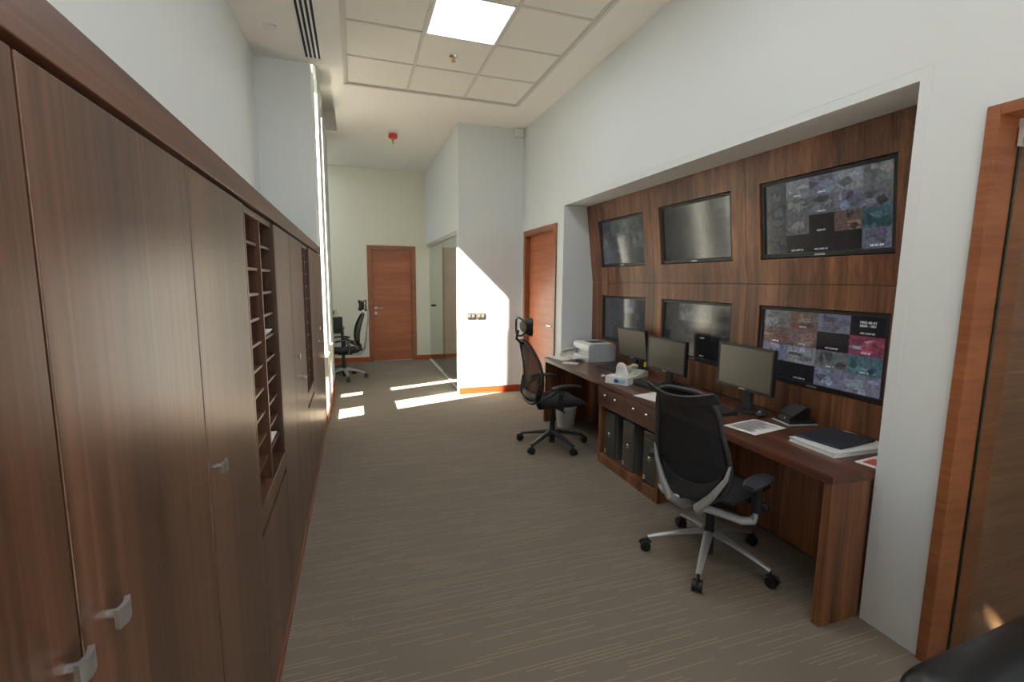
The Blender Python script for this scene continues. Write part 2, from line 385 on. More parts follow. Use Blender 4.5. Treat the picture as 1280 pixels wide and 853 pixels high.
# back part: room widens to the left
c = MB().box(-2.6, 7.78, 0, -2.5, 10.2, ZC); c.box(-2.5, 7.78, 0, xw, 7.86, ZC)
struct(c.done('wall_back_left', 'wall_paint'), 'white wall of the recess beyond the windows', 'wall')
FD0, FD1, FDZ = .235, 1.16, 2.27
c = MB(); c.box(-2.6, YF, 0, FD0, YF+.15, ZC); c.box(FD0, YF, FDZ, FD1, YF+.15, ZC); c.box(FD1, YF, 0, 5.5, YF+.15, ZC)
struct(c.done('wall_far', 'warm_lit_paint'), 'pale far wall with a single wooden door', 'wall')
c = MB(); c.box(1.37, YP, 0, XR+.01, YP+.15, ZC); c.box(1.37, YP+.15, 2.31, 1.50, YF, ZC)
struct(c.done('wall_projecting', 'wall_paint'), 'white projecting wall carrying the light switches, with a header over the glass partition', 'wall')
struct(MB().box(2.5, YP+.15, 0, 5.4, YP+.25, ZC).box(5.2, YB, 0, 5.3, 10.2, ZC).done('wall_glass_room', 'wall_paint'), 'white wall inside the rooms to the right', 'wall')
# wall behind the camera, with an unseen window added for fill light
c = MB(); c.box(XU-.14, YB-.15, 0, -.1, YB, ZC); c.box(2.2, YB-.15, 0, 5.4, YB, ZC); c.box(-.1, YB-.15, 0, 2.2, YB, .8); c.box(-.1, YB-.15, 3.3, 2.2, YB, ZC)
struct(c.done('wall_behind', 'wall_paint'), 'white wall behind the viewer', 'wall')
f = MB(); 
for x in (-.1, 1.02, 2.14): f.box(x, YB-.1, .8, x+.06, YB-.04, 3.3)
f.box(-.1, YB-.1, .8, 2.2, YB-.04, .86); f.box(-.1, YB-.1, 3.24, 2.2, YB-.04, 3.3)
f = struct(f.done('fill_window_back', 'window_frame_paint'), 'unseen wide window added in the wall behind the viewer for fill light', 'window')
box(-.06, YB-.075, .84, 2.16, YB-.068, 3.26).done('window_pane', 'window_glass', f)
al = bpy.data.lights.new('added_back_fill', 'AREA'); al.shape = 'RECTANGLE'; al.size = 2.1; al.size_y = 2.3; al.energy = BACK_E*30; al.color = (.86, .93, 1)  # unseen area lamp added as fill from behind the camera
ao = bpy.data.objects.new('added_back_fill', al); COL.objects.link(ao); ao.location = (1.05, YB-.3, 2.05); ao.rotation_euler = Vector((0, 1, -.1)).to_track_quat('-Z', 'Y').to_euler()

# baseboards
def bb(nm, lb, *b): struct(box(*b, bev=.003).done(nm, 'baseboard_wood'), lb, 'baseboard')
bb('baseboard_projecting', 'orange wooden baseboard under the light switches', 1.37, YP-.015, 0, XR, YP, .095)
bb('baseboard_right', 'short orange baseboard left of the wooden door', XR-.015, D11+.002, 0, XR, YP-.015, .095)
bb('baseboard_far_left', 'orange baseboard to the left of the far door', -2.5, YF-.015, 0, FD0-.002, YF, .095)
bb('baseboard_far_right', 'orange baseboard to the right of the far door', FD1+.002, YF-.015, 0, 5.1, YF, .095)
bb('baseboard_window', 'orange baseboard below the windows', XL, 5.47, 0, XL+.013, 7.86, .095)

# ---- doors
def door_x(name, label, y0, y1, zt, xf):     # door in the right wall; opening normal is -X
    fr = MB(); t = .07
    fr.box(xf-.018, y0, 0, xf+.16, y0+t, zt, .003); fr.box(xf-.018, y1-t, 0, xf+.16, y1, zt, .003); fr.box(xf-.018, y0+t, zt-t, xf+.16, y1-t, zt, .003)
    fo = struct(fr.done(name, 'orange_frame'), label, 'door')
    box(xf+.055, y0+t+.003, .008, xf+.10, y1-t-.003, zt-t-.003, .002).done('door_leaf', 'orange_wood', fo)
    return fo
d1 = door_x('door_1', 'orange veneer door in the right wall beyond the desk', D10, D11, DZ, XR)
h = MB(); h.cyl((XR+.055, D10+.14, 1.06), (XR+.045, D10+.14, 1.06), .025); h.cyl((XR+.05, D10+.14, 1.06), (XR-.0, D10+.14, 1.06), .009)
h.tube([(XR+.0, D10+.14, 1.06), (XR-.003, D10+.17, 1.06), (XR-.003, D10+.27, 1.058)], .009); h.done('door_handle', 'chrome', d1, True)
# far door
fr = MB(); t = .085
fr.box(FD0, YF-.018, 0, FD0+t, YF+.14, FDZ, .003); fr.box(FD1-t, YF-.018, 0, FD1, YF+.14, FDZ, .003); fr.box(FD0+t, YF-.018, FDZ-t, FD1-t, YF+.14, FDZ, .003)
d2 = struct(fr.done('door_2', 'orange_frame'), 'orange veneer door in the far wall', 'door')
box(FD0+t+.003, YF+.03, .012, FD1-t-.003, YF+.075, FDZ-t-.003, .002).done('door_leaf', 'orange_wood', d2)
h = MB(); hx = FD0+t+.06; h.cyl((hx, YF+.03, 1.06), (hx, YF+.02, 1.06), .026); h.cyl((hx, YF+.025, 1.06), (hx, YF-.03, 1.06), .009); h.tube([(hx, YF-.03, 1.06), (hx+.03, YF-.033, 1.06), (hx+.13, YF-.033, 1.058)], .009)
h.done('door_handle', 'silver', d2, True)
MB().cyl((hx, YF+.03, .955), (hx, YF+.018, .955), .026).done('keyhole_plate', 'silver', d2, True)
box(FD0+t, YF-.01, 0, FD1-t, YF+.14, .012).done('door_threshold', 'silver', d2)
# glass doorway at the right edge
fr = MB(); xf = XR; t = .042
fr.box(xf-.018, DG1-t, 0, xf+.24, DG1, DGZ, .003); fr.box(xf-.018, DG0, DGZ-t, xf+.24, DG1-t, DGZ, .003); fr.box(xf-.018, DG0-.05, 0, xf+.24, DG0, DGZ, .003)
d3 = struct(fr.done('door_3', 'orange_frame'), 'orange wooden frame around a frameless glass door at the right edge', 'door')
gx = 2.41
box(gx-.005, DG0+.01, .012, gx+.005, DG1-t-.006, DGZ-t-.03).done('glass_leaf', 'glass', d3)
box(gx-.006, DG1-t-.0065, .012, gx+.006, DG1-t-.003, DGZ-t-.03).done('glass_edge', 'green_edge', d3)
MB().box(gx-.02, DG1-t-.06, DGZ-t-.10, gx+.02, DG1-t-.022, DGZ-t-.03, .002).box(gx-.02, DG1-t-.02, DGZ-t-.10, gx+.02, DG1-t-.004, DGZ-t-.03, .002).box(gx-.015, DG0, DGZ-t-.03, gx+.015, DG1-t, DGZ-t).done('patch_fitting', 'white_plastic', d3)
MB().box(gx-.02, DG1-t-.10, 0, gx+.02, DG1-t-.004, .03, .002).done('floor_fitting', 'silver', d3)
box(XR-.02, DG0, 0, XR+.02, DG1-t, .006).done('threshold_strip', 'grid_metal', d3)
struct(MB().box(2.535, DG1-.006, 0, 5.2, DG1+.10, 2.9).done('wall_veneered', 'panel_far'), 'brown veneered wall seen through the glass door', 'wall')

# ---- glass partition under the header
gp = thing('glass_partition', 'clear glass sliding partition under the header beside the far door', 'partition', (1.42, 8.0, 0))
for a, b in ((6.60, 8.02), (8.0, YF)): box(-.005 if a < 7 else .015, a-8, .01, .005 if a < 7 else .025, b-8, 2.28).done('glass_pane', 'glass', gp)
box(-.02, 6.60-8, 2.27, .04, YF-8, 2.31).done('top_rail', 'grid_metal', gp)
box(-.012, 6.60-8, 0, .032, YF-8, .012).done('floor_rail', 'grid_metal', gp)
MB().cyl((-.03, 1.1, 1.13), (.05, 1.1, 1.13), .022).done('finger_pull', 'dark_grey_plastic', gp, True)
MB().box(-.012, -1.32, 0, .012, -1.18, .05, .003).done('floor_clamp', 'white_plastic', gp)

# ------------------------------------------------------------------ ceiling fittings
def lum_panel(i, j, label):
    x0, x1, y0, y1 = TX[i]+.014, TX[i+1]-.014, TY[j+1]+.012, TY[j]-.012
    t = thing('ceiling_light', label, 'light', ((x0+x1)/2, (y0+y1)/2, ZC))
    a, b = (x1-x0)/2, (y1-y0)/2
    f = MB(); f.box(-a, -b, .0, -a+.015, b, .05); f.box(a-.015, -b, .0, a, b, .05); f.box(-a+.015, -b, 0, a-.015, -b+.012, .05); f.box(-a+.015, b-.012, 0, a-.015, b, .05)
    f.done('light_frame', 'white_plastic', t)
    box(-a+.015, -b+.012, .008, a-.015, b-.012, .03).done('light_diffuser', 'lamp_diffuser', t)
lum_panel(1, 2, 'glowing square recessed ceiling light in the tile field')
lum_panel(1, 5, 'square recessed ceiling light, the next one towards the viewer, above the frame')
lum_panel(1, 8, 'square recessed ceiling light furthest behind, above the frame')
def added_room_light(x, y, label):  # unseen lamps added to brighten the side rooms and the recess
    t = thing('ceiling_light', label, 'light', (x, y, ZC))
    f = MB(); f.box(-.6, -.3, -.03, -.58, .3, 0); f.box(.58, -.3, -.03, .6, .3, 0); f.box(-.58, -.3, -.03, .58, -.28, 0); f.box(-.58, .28, -.03, .58, .3, 0); f.done('light_frame', 'white_plastic', t)
    box(-.58, -.28, -.022, .58, .28, -.01).done('light_diffuser', 'lamp_diffuser', t)
added_room_light(3.2, 8.1, 'unseen rectangular light added to brighten the room behind the glass partition')
added_room_light(-1.7, 8.9, 'unseen rectangular light added to brighten the recess beyond the windows')
added_room_light(3.4, -.3, 'unseen rectangular light added to brighten the room beyond the glass door')
v = thing('air_vent', 'long white ceiling diffuser with three black slots', 'vent', (-.295, 4.2, ZC))
c = MB(); L_ = .93
for x in (-.095, -.058, -.021, .016, .053): c.box(x, -L_-.02, -.008, x+.016, L_, .0)
c.box(-.095, L_-.012, -.008, .069, L_+.015, 0)
c.done('vent_frame', 'white_plastic', v)
for x in (-.079, -.042, -.005, .032):
    box(x, -L_, -.002, x+.021, L_-.012, -.0005).done('vent_slot', 'black_slot', v)
tag(MB().box(-.05, -.03, -.02, .05, .03, 0, .006).done('ceiling_sensor', 'white_plastic', None), 'small flat white sensor on the ceiling left of the slotted vent', 'sensor', loc=(-.6, 4.62, ZC))
t = thing('sprinkler', 'small sprinkler head in the tile next to the ceiling light', 'sprinkler', (.945, 4.66, ZC+.012))
MB().lathe([(.042, 0), (.04, -.008), (.022, -.014)]).done('escutcheon', 'chrome', t, True)
MB().cyl((0, 0, -.01), (0, 0, -.05), .008).cyl((0, 0, -.05), (0, 0, -.053), .02).tube([(-.014, 0, -.015), (-.018, 0, -.03), (-.01, 0, -.05)], .003, 6).tube([(.014, 0, -.015), (.018, 0, -.03), (.01, 0, -.05)], .003, 6).done('nozzle', 'brass', t, True)
t = thing('fire_alarm_beacon', 'red ceiling alarm on a white base near the far end', 'alarm', (.575, 7.15, ZC))
MB().lathe([(.07, 0), (.07, -.02), (.05, -.03)]).done('beacon_base', 'white_plastic', t, True)
MB().lathe([(.05, -.03), (.062, -.045), (.062, -.09), (.04, -.10)]).done('beacon_lens', 'red_plastic', t, True)
MB().cyl((0, 0, -.10), (0, 0, -.135), .022, .012).cyl((0, 0, -.135), (0, 0, -.17), .008).done('beacon_stem', 'brass', t, True)
tag(MB().box(-.07, -.05, -.06, .07, .01, .05, .01).box(-.045, -.054, -.03, .045, -.05, .03, .003).done('wall_sensor', 'white_plastic'), 'white box sensor high in the corner of the projecting wall', 'sensor', loc=(2.205, YP-.01, 3.645))
for i, (x, lb) in enumerate(((1.545, 'chrome double light switch plate, the left of the pair on the sunlit wall'), (1.685, 'chrome double light switch plate, the right of the pair on the sunlit wall'))):
    t = thing('light_switch', lb, 'switch', (x, YP, 1.12), group='light switches on the projecting wall')
    box(-.062, -.008, -.043, .062, 0, .043, .003).done('switch_plate', 'switch_metal', t)
    for k in (-.028, .028): box(k-.019, -.013, -.024, k+.019, -.008, .024, .002).done('rocker', 'switch_rocker', t)

# ------------------------------------------------------------------ cabinets on the left
CB = .047; CT = 1.862                     # bottom and top of the doors
def handle(par, y, z):
    h = MB(); h.tube([(0, y, z), (.010, y, z), (.018, y, z)], [.006, .006, .008], 10)
    h.sheet(lambda u, v_: (.018+.004*math.cos((u-.5)*math.pi), y-.017+.034*u, z-.014+.028*v_), 8, 2, .007)
    h.done('door_handle', 'silver', par, True)
mods = [(-.98, -.43, 'R', 'tall walnut cabinet door unit nearest the viewer, left of the frame edge'), (-.43, .12, 'L', 'tall walnut cabinet beside the viewer'), (.12, .68, 'R', 'tall walnut cabinet at the left edge of the photo, handle on its right side'),
        (.68, 1.228, 'L', 'broad tall walnut cabinet with its handle low on the left edge'), (1.228, 1.775, 'L', 'tall walnut cabinet directly before the nearer pigeonhole unit'),
        (2.40, 2.912, 'N', 'tall walnut cabinet directly beyond the nearer pigeonhole unit, without a handle in view'), (2.912, 3.55, 'K', 'tall walnut cabinet with a handle and a key lock between the pigeonhole units'),
        (4.08, 4.62, 'N', 'narrow tall walnut cabinet right after the further pigeonhole unit'), (4.62, 5.44, 'K', 'tall walnut cabinet at the far end of the row, beside the bright window')]
XBK = XU+.012
for y0, y1, kd, lb in mods:
    ym = (y0+y1)/2; t = thing('tall_cabinet', lb, 'cabinet', (XL, ym, 0), group='tall walnut cabinets in the left row')
    a = (y1-y0)/2; dp = XBK-XL
    if y1 > 5.3:      # the last one is shallow beyond the pier
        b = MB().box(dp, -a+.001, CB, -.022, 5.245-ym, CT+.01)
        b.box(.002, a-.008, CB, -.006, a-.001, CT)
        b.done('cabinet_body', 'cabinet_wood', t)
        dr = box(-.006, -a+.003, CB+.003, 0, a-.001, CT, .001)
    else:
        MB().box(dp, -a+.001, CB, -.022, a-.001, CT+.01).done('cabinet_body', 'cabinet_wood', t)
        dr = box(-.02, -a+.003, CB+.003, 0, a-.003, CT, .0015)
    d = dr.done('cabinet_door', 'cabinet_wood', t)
    if kd == 'L': handle(d, -a+.062, 1.155)
    if kd == 'R': handle(d, a-.035, 1.155)
    if kd == 'K':
        handle(d, -a+.08, 1.165)
        MB().cyl((0, -a+.16, 1.03), (.006, -a+.16, 1.03), .012).cyl((.006, -a+.16, 1.03), (.035, -a+.16, 1.03), .004).box(.03, -a+.150, 1.012, .046, -a+.17, 1.03, .002).done('lock', 'silver', d, True)
def pigeon(y0, y1, lb, cols):
    ym = (y0+y1)/2; a = (y1-y0)/2; z0, z1 = .80, 1.855; dp = XBK-XL
    t = thing('pigeonhole_unit', lb, 'cabinet', (XL, ym, 0), group='pigeonhole units in the left row')
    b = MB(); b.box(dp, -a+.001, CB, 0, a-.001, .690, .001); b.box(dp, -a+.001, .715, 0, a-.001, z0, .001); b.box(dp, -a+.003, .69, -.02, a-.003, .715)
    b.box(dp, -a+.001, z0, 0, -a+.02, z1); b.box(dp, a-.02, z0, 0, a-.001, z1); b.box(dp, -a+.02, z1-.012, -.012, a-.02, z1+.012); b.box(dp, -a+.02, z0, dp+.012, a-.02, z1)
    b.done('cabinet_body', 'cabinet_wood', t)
    zz0, zz1 = z0, z1-.012; n = 11
    ins = MB(); xs = -.02
    ys = [-a+.02+(2*a-.04)*k/cols for k in range(cols+1)]
    for k in range(1, cols): ins.box(dp+.012, ys[k]-.009, zz0, xs+.012, ys[k]+.009, zz1)
    ins.done('divider', 'cabinet_wood', t)
    for k in range(cols):
        for j in range(1, n):
            z = zz0+(zz1-zz0)*j/n
            s_ = MB(); yA, yB = ys[k]+.009*(k > 0), ys[k+1]-.009*(k < cols-1)
            s_.box(dp+.012, yA, z-.005, xs, yB, z+.005)
            s_.done('shelf', 'cabinet_wood', t)
    return t
pigeon(1.775, 2.40, 'walnut pigeonhole unit with two columns of shelves, nearer of the two', 2)
pigeon(3.55, 4.08, 'walnut pigeonhole unit with open shelves, further of the two', 2)
tag(box(XBK+.02, YB, CT+.012, XL+.004, 5.244, 1.945, .002).done('cabinet_cornice', 'walnut_edge'), 'long walnut top board running over the whole cabinet row', 'trim')
tag(box(XBK+.02, YB, 0, XL+.006, 5.243, .045, .002).done('cabinet_plinth', 'plinth_wood'), 'low reddish plinth running below the whole cabinet row', 'trim')
tag(box(XL+.006, 5.243, .0, XL-.006, 5.44, .045, .001).done('plinth_end', 'plinth_wood'), 'short end piece of the reddish plinth beside the pier', 'trim')
tag(box(XL+.004, 5.246, CT+.012, XL-.0075, 5.44, 1.945, .002).done('cornice_end', 'walnut_edge'), 'short end piece of the walnut top board in front of the white pier', 'trim')
for (y, z, lb, n) in ((2.22, 1.322, 'white papers lying on a middle shelf of the nearer pigeonhole unit', 4), (2.23, .858, 'white papers near the bottom of the nearer pigeonhole unit', 3)):
    p = MB()
    zb = .80+(1.043)*(round((z-.8)/1.043*11))/11+.005
    for k in range(n): p.box(-.60+.01*k, y-.10+.003*k, zb+.001+.005*k, -.362+.004*k-.01, y+.12, zb+.005+.005*k)
    tag(p.done('paper_stack', 'paper'), lb, 'papers')

# ------------------------------------------------------------------ screen niche
SEAM_X, SEAM_Z = 2.685, 1.614
tilt = -math.atan2(.105, .865)
cols_ = [(N0+.002, 2.70), (2.70, 3.82), (3.82, N1-.002)]      # nearest first
scr_y = [2.150, 3.265, 4.375]
pn = {0: 'nearest', 1: 'middle', 2: 'furthest'}
def cell_pic(bm, lay, y0, z0, y1, z1, kind, x=0.0):
    """one camera picture: background quad and a few shapes, as coloured faces slightly in front"""
    rnd = random
    def quad(P, c, dx):
        vs = [bm.verts.new((x-dx, a, b)) for a, b in P]; f = bm.faces.new(vs)
        for l in f.loops: l[lay] = (*c, 1)
    base = {'g': (.10, .105, .11), 'b': (.008, .008, .010), 'v': (.12, .125, .17), 'r': (.10, .07, .06), 't': (.05, .10, .12), 'w': (.17, .18, .19), 'd': (.045, .047, .05), 'm': (.16, .035, .06)}[kind]
    quad([(y0, z0), (y1, z0), (y1, z1), (y0, z1)], base, 0)
    if kind == 'b': return
    W, H_ = y1-y0, z1-z0
    for k in range(7):
        cy, cz = y0+W*rnd.uniform(.15, .85), z0+H_*rnd.uniform(.15, .85)
        n = rnd.choice((3, 4, 4, 5)); a0 = rnd.random()*6.28
        rr = (W*rnd.uniform(.08, .36), H_*rnd.uniform(.08, .34)); P = []
        for q in range(n):
            an = a0+q*2*math.pi/n; P.append((min(y1, max(y0, cy+rr[0]*math.cos(an))), min(z1, max(z0, cz+rr[1]*math.sin(an)))))
        m_ = rnd.choice((.4, .55, .75, 1.25, 1.5, 1.8))
        c = [v_*m_*rnd.uniform(.85, 1.15) for v_ in base]
        if kind == 'r' and k == 3: c = (.13, .03, .03)
        if kind == 'm' and k < 2: c = (.20, .25, .27)
        quad(P, c, .0002*(k+1))
def tv(par_loc, rot, label, layout, caps, bright=1.0, flip=False):
    """local axes: +X into the wall, +Y away from the camera, +Z up"""
    t = thing('wall_monitor', label, 'monitor', par_loc, rot, 'monitors in the screen niche')
    a, hh = .425, .248
    b = MB(); bw = .022
    b.box(0, -a, -hh, .05, a, -hh+bw+.006, .002); b.box(0, -a, hh-bw, .05, a, hh, .002); b.box(0, -a, -hh+bw+.006, .05, -a+bw, hh-bw, .002); b.box(0, a-bw, -hh+bw+.006, .05, a, hh-bw, .002); b.box(.03, -a+bw, -hh+bw, .05, a-bw, hh-bw)
    b.done('bezel', 'black_plastic', t)
    y0, y1, z0, z1 = -a+bw, a-bw, -hh+bw+.006, hh-bw
    bm = bmesh.new(); lay = bm.loops.layers.float_color.new('Col')
    rows = len(layout); cw = (y1-y0)/len(layout[0]); ch = (z1-z0)/rows
    for r_ in range(rows):
        for c_ in range(len(layout[0])):
            # first column of the layout is the leftmost seen from the room, the far end in Y
            yy1 = y1-cw*c_; zz1 = z1-ch*r_
            cell_pic(bm, lay, yy1-cw, zz1-ch, yy1, zz1, layout[r_][c_], .012)
    for f in bm.faces:
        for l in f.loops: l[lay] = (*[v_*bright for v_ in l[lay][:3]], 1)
    bmesh.ops.recalc_face_normals(bm, faces=bm.faces)
    me = bpy.data.meshes.new('screen'); bm.to_mesh(me); bm.free(); me.materials.append(MAT['screen_lit'])
    o = bpy.data.objects.new('screen', me); COL.objects.link(o); o.parent = t
    for (txt, cc, rr, sz) in caps:
        cp = MB()
        yy = y1-cw*(cc+.5); zz = z1-ch*(rr+.86)
        T = Matrix.Translation((.0095, yy, zz)) @ Matrix(((0, 0, -1, 0), (-1, 0, 0, 0), (0, 1, 0, 0), (0, 0, 0, 1)))
        cp.text(txt, sz*.8, T).done('caption', 'caption', o)
    box(-.002, -.035, -hh+.006, .0, .035, -hh+.018, .0008).done('badge', 'silver', t)
    return t
def panel(y0, y1, z0, z1, loc, rot, yc, zc, label):
    """walnut panel with a rectangular opening; local Z runs up the panel"""
    t = MB(); a, hh = .43, .253; d = .045
    cy = yc-loc[1]; Y0, Y1 = y0-loc[1], y1-loc[1]; g = .0015
    t.box(0, Y0+g, z0+g, d, cy-a, z1-g); t.box(0, cy+a, z0+g, d, Y1-g, z1-g); t.box(0, cy-a, z0+g, d, cy+a, zc-hh); t.box(0, cy-a, zc+hh, d, cy+a, z1-g)
    o = t.done('walnut_wall_panel', 'walnut'); o.location = loc; o.rotation_euler = rot
    tag(o, label, 'panel', 'walnut panels framing the monitors')
    return o
UZ = .42; LZ = -.40
for k in range(3):
    y0, y1 = cols_[k]; yc = scr_y[k]
    panel(y0, y1, 0, .872, (SEAM_X, yc, SEAM_Z), (0, tilt, 0), yc, UZ, 'tilted walnut panel around the %s monitor of the upper row' % pn[k])
    panel(y0, y1, -.864, 0, (SEAM_X, yc, SEAM_Z), (0, R(-1.0), 0), yc, LZ, 'upright walnut panel around the %s monitor of the lower row' % pn[k])
def at(tl, zl, yc, dx=.012):
    m = Matrix.Translation((SEAM_X, yc, SEAM_Z)) @ Euler((0, tl, 0)).to_matrix().to_4x4()
    return m @ Vector((dx, 0, zl))
n4 = lambda pre, lst, sz=.017: [(pre % (i+1), c_, r_, sz) for i, (c_, r_) in enumerate(lst)]
tv(at(tilt, UZ, scr_y[0]), (0, tilt, 0), 'large wall monitor, nearest in the upper row, showing a mosaic of grey camera pictures', ['dwvwg', 'dggvg', 'dgbrt', 'dbbbv'],
   [('CAM 07', 2, 2, .02), ('NO CAM 12', 1, 3, .02), ('NO CAM 13', 2, 3, .02), ('08:41:09', 4, 3, .026), ('CAM 02', 1, 0, .018), ('CAM 03', 2, 0, .018), ('CAM 06', 2, 1, .018)])
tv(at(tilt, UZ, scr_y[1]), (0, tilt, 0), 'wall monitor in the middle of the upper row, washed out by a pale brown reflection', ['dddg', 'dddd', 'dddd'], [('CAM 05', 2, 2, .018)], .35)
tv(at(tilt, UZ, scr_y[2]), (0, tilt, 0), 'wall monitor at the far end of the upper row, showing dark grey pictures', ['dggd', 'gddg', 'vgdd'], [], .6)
lo = R(-1.0)
tv(at(lo, LZ, scr_y[0]), (0, lo, 0), 'large wall monitor, nearest in the lower row, its mosaic holding red and violet pictures', ['grvb', 'rrbm', 'vwgt', 'bbvv'],
   [('CAM 02', 1, 0, .019), ('CAM 05', 0, 1, .019), ('CAM 06', 1, 1, .019), ('NO CAM 07', 2, 1, .019), ('CAM 08', 3, 1, .019), ('CAM 11', 2, 2, .019), ('NO CAM 13', 1, 3, .019), ('CAM 12', 3, 2, .019), ('1900-00-01', 3, -.55, .026), ('0000 - 001', 3, -.38, .026), ('NO CAM 04', 3, 0, .019)], 1.15)
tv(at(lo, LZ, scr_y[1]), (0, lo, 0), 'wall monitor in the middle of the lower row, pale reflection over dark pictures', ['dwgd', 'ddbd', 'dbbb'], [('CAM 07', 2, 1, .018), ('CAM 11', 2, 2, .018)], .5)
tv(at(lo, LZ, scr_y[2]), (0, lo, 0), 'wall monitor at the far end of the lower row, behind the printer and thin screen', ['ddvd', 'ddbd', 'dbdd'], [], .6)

# ------------------------------------------------------------------ desk
DX0, DX1, DZT = 2.032, 2.698, .75
DY0, DY1 = 1.465, 4.93
desk = thing('control_desk', 'long walnut desk built into the niche under the monitors', 'desk', (2.36, 3.2, 0))
ox, oy = 2.36, 3.2
def db(n, m, *b, bev=.002):
    return box(b[0]-ox, b[1]-oy, b[2], b[3]-ox, b[4]-oy, b[5], bev).done(n, m, desk)
db('desktop', 'walnut_top', DX0, DY0, DZT-.042, DX1-.012, DY1, DZT)
db('end_panel', 'walnut', DX0+.004, DY0+.004, 0, XR-.004, DY0+.045, DZT-.043)
db('end_panel', 'walnut', DX0+.004, DY1-.045, 0, XR+.25, DY1-.004, DZT-.043)
db('modesty_panel', 'walnut', 2.50, DY0+.046, .03, 2.52, 2.755, DZT-.043)
db('modesty_panel', 'walnut', 2.50, 3.66, .03, 2.52, DY1-.046, DZT-.043)
PA, PB = 2.76, 3.655
db('pedestal_side', 'walnut', DX0+.022, PA, 0, 2.50, PA+.03, DZT-.043)
db('pedestal_side', 'walnut', DX0+.022, PB-.03, 0, 2.50, PB, DZT-.043)
db('pedestal_base', 'walnut', DX0+.022, PA+.031, 0, 2.50, PB-.031, .085)
db('pedestal_back', 'walnut', 2.47, PA+.031, .086, 2.50, PB-.031, .50)
db('pedestal_shelf', 'walnut', DX0+.05, PA+.031, .518, 2.50, PB-.031, .536)
ym = (PA+PB)/2
for a, b in ((PA+.006, ym-.0015), (ym+.0015, PB-.006)):
    d = MB().box(DX0+.008-ox, a-oy, .530, DX0+.024-ox, b-oy, .700, .0015).box(DX0+.025-ox, a+.035-oy, .545, 2.46-ox, b-.035-oy, .69).done('drawer', 'walnut_edge', desk)
    for f_ in (.26, .64):
        y = a+(b-a)*f_-oy; z = .645
        MB().cyl((DX0+.008-ox, y, z), (DX0-.012-ox, y, z), .006).ball((DX0-.018-ox, y, z), .013).done('knob', 'chrome', d, True)
# towers
def tower(y, label, first=[None]):
    loc = (DX0+.045, y, .086)
    g = 'computer towers in the desk pedestal'
    if first[0] is None:
        t = thing('computer_tower', label, 'computer', loc, group=g)
        W, D, H_ = .172, .38, .405
        box(.02, -W/2, 0, D, W/2, H_, .006).done('tower_case', 'pc_side', t)
        f = MB().box(0, -W/2, .004, .021, W/2, H_, .008); f.box(-.004, -W/2+.012, .27, .004, W/2-.012, .305, .002); f.box(-.004, -W/2+.012, .312, .004, W/2-.012, .347, .002)
        for k in range(7): f.box(-.002, -W/2+.02, .05+.012*k, .002, W/2-.05, .056+.012*k)
        f.done('front_bezel', 'pc_face', t)
        MB().lathe([(.021, 0), (.021, .004), (.016, .006)], T=Matrix.Translation((0, 0, .20)) @ Matrix.Rotation(R(-90), 4, 'Y')).done('badge', 'chrome', t, True)
        MB().box(-.0045, W/2-.035, .025, 0, W/2-.02, .037).box(-.0045, W/2-.035, .045, 0, W/2-.02, .057).done('usb_port', 'white_plastic', t)
        first[0] = t
    else: clone(first[0], loc, 0, label, g)
tower(2.905, 'black computer tower nearest the viewer in the desk pedestal')
tower(3.205, 'black computer tower in the middle of the desk pedestal')
tower(3.505, 'black computer tower furthest from the viewer in the desk pedestal')

# ------------------------------------------------------------------ things on the desk
def monitor(loc, rz, w_, h_, zc, label, tiltx=0.0):
    """faces local -X"""
    t = thing('computer_monitor', label, 'monitor', loc, rz, 'computer monitors on the desk')
    T = Matrix.Translation((0, 0, zc)) @ Matrix.Rotation(R(tiltx), 4, 'Y')
    b = MB(); bw = .016; th = .03
    b.box(0, -w_/2, -h_/2, th, w_/2, -h_/2+bw+.004, .003, T); b.box(0, -w_/2, h_/2-bw, th, w_/2, h_/2, .003, T); b.box(0, -w_/2, -h_/2+bw, th, -w_/2+bw, h_/2-bw, .003, T); b.box(0, w_/2-bw, -h_/2+bw, th, w_/2, h_/2-bw, .003, T)
    b.box(.01, -w_/2+.006, -h_/2+.006, th+.012, w_/2-.006, h_/2-.006, .008, T)
    b.done('monitor_housing', 'black_plastic', t)
    MB().box(.003, -w_/2+bw, -h_/2+bw+.004, .0105, w_/2-bw, h_/2-bw, 0, T).done('screen', 'screen_off', t)
    MB().box(-.002, -.028, -h_/2+.004, .001, .028, -h_/2+.014, .0008, T).done('badge', 'silver', t)
    MB().box(.045, -.035, .02, .07, .035, zc, .006).box(.03, -.03, zc-.05, .06, .03, zc+.03, .004).done('stand_neck', 'dark_grey_plastic', t)
    MB().lathe([(.095, 0), (.095, .006), (.085, .014), (.03, .02)], c=(.085, 0, 0), n=32).done('stand_base', 'black_plastic', t, True)
    return t
Z = DZT+.001
monitor((2.45, 2.445, Z), 0, .472, .30, .305, 'black desktop monitor nearest the viewer, standing before the lower wall screens')
monitor((2.45, 3.285, Z), 0, .505, .285, .262, 'black desktop monitor in the middle of the desk, right of the telephone')
monitor((2.57, 3.985, Z), R(6), .44, .30, .262, 'thin black desktop monitor beside the white printer', -8)
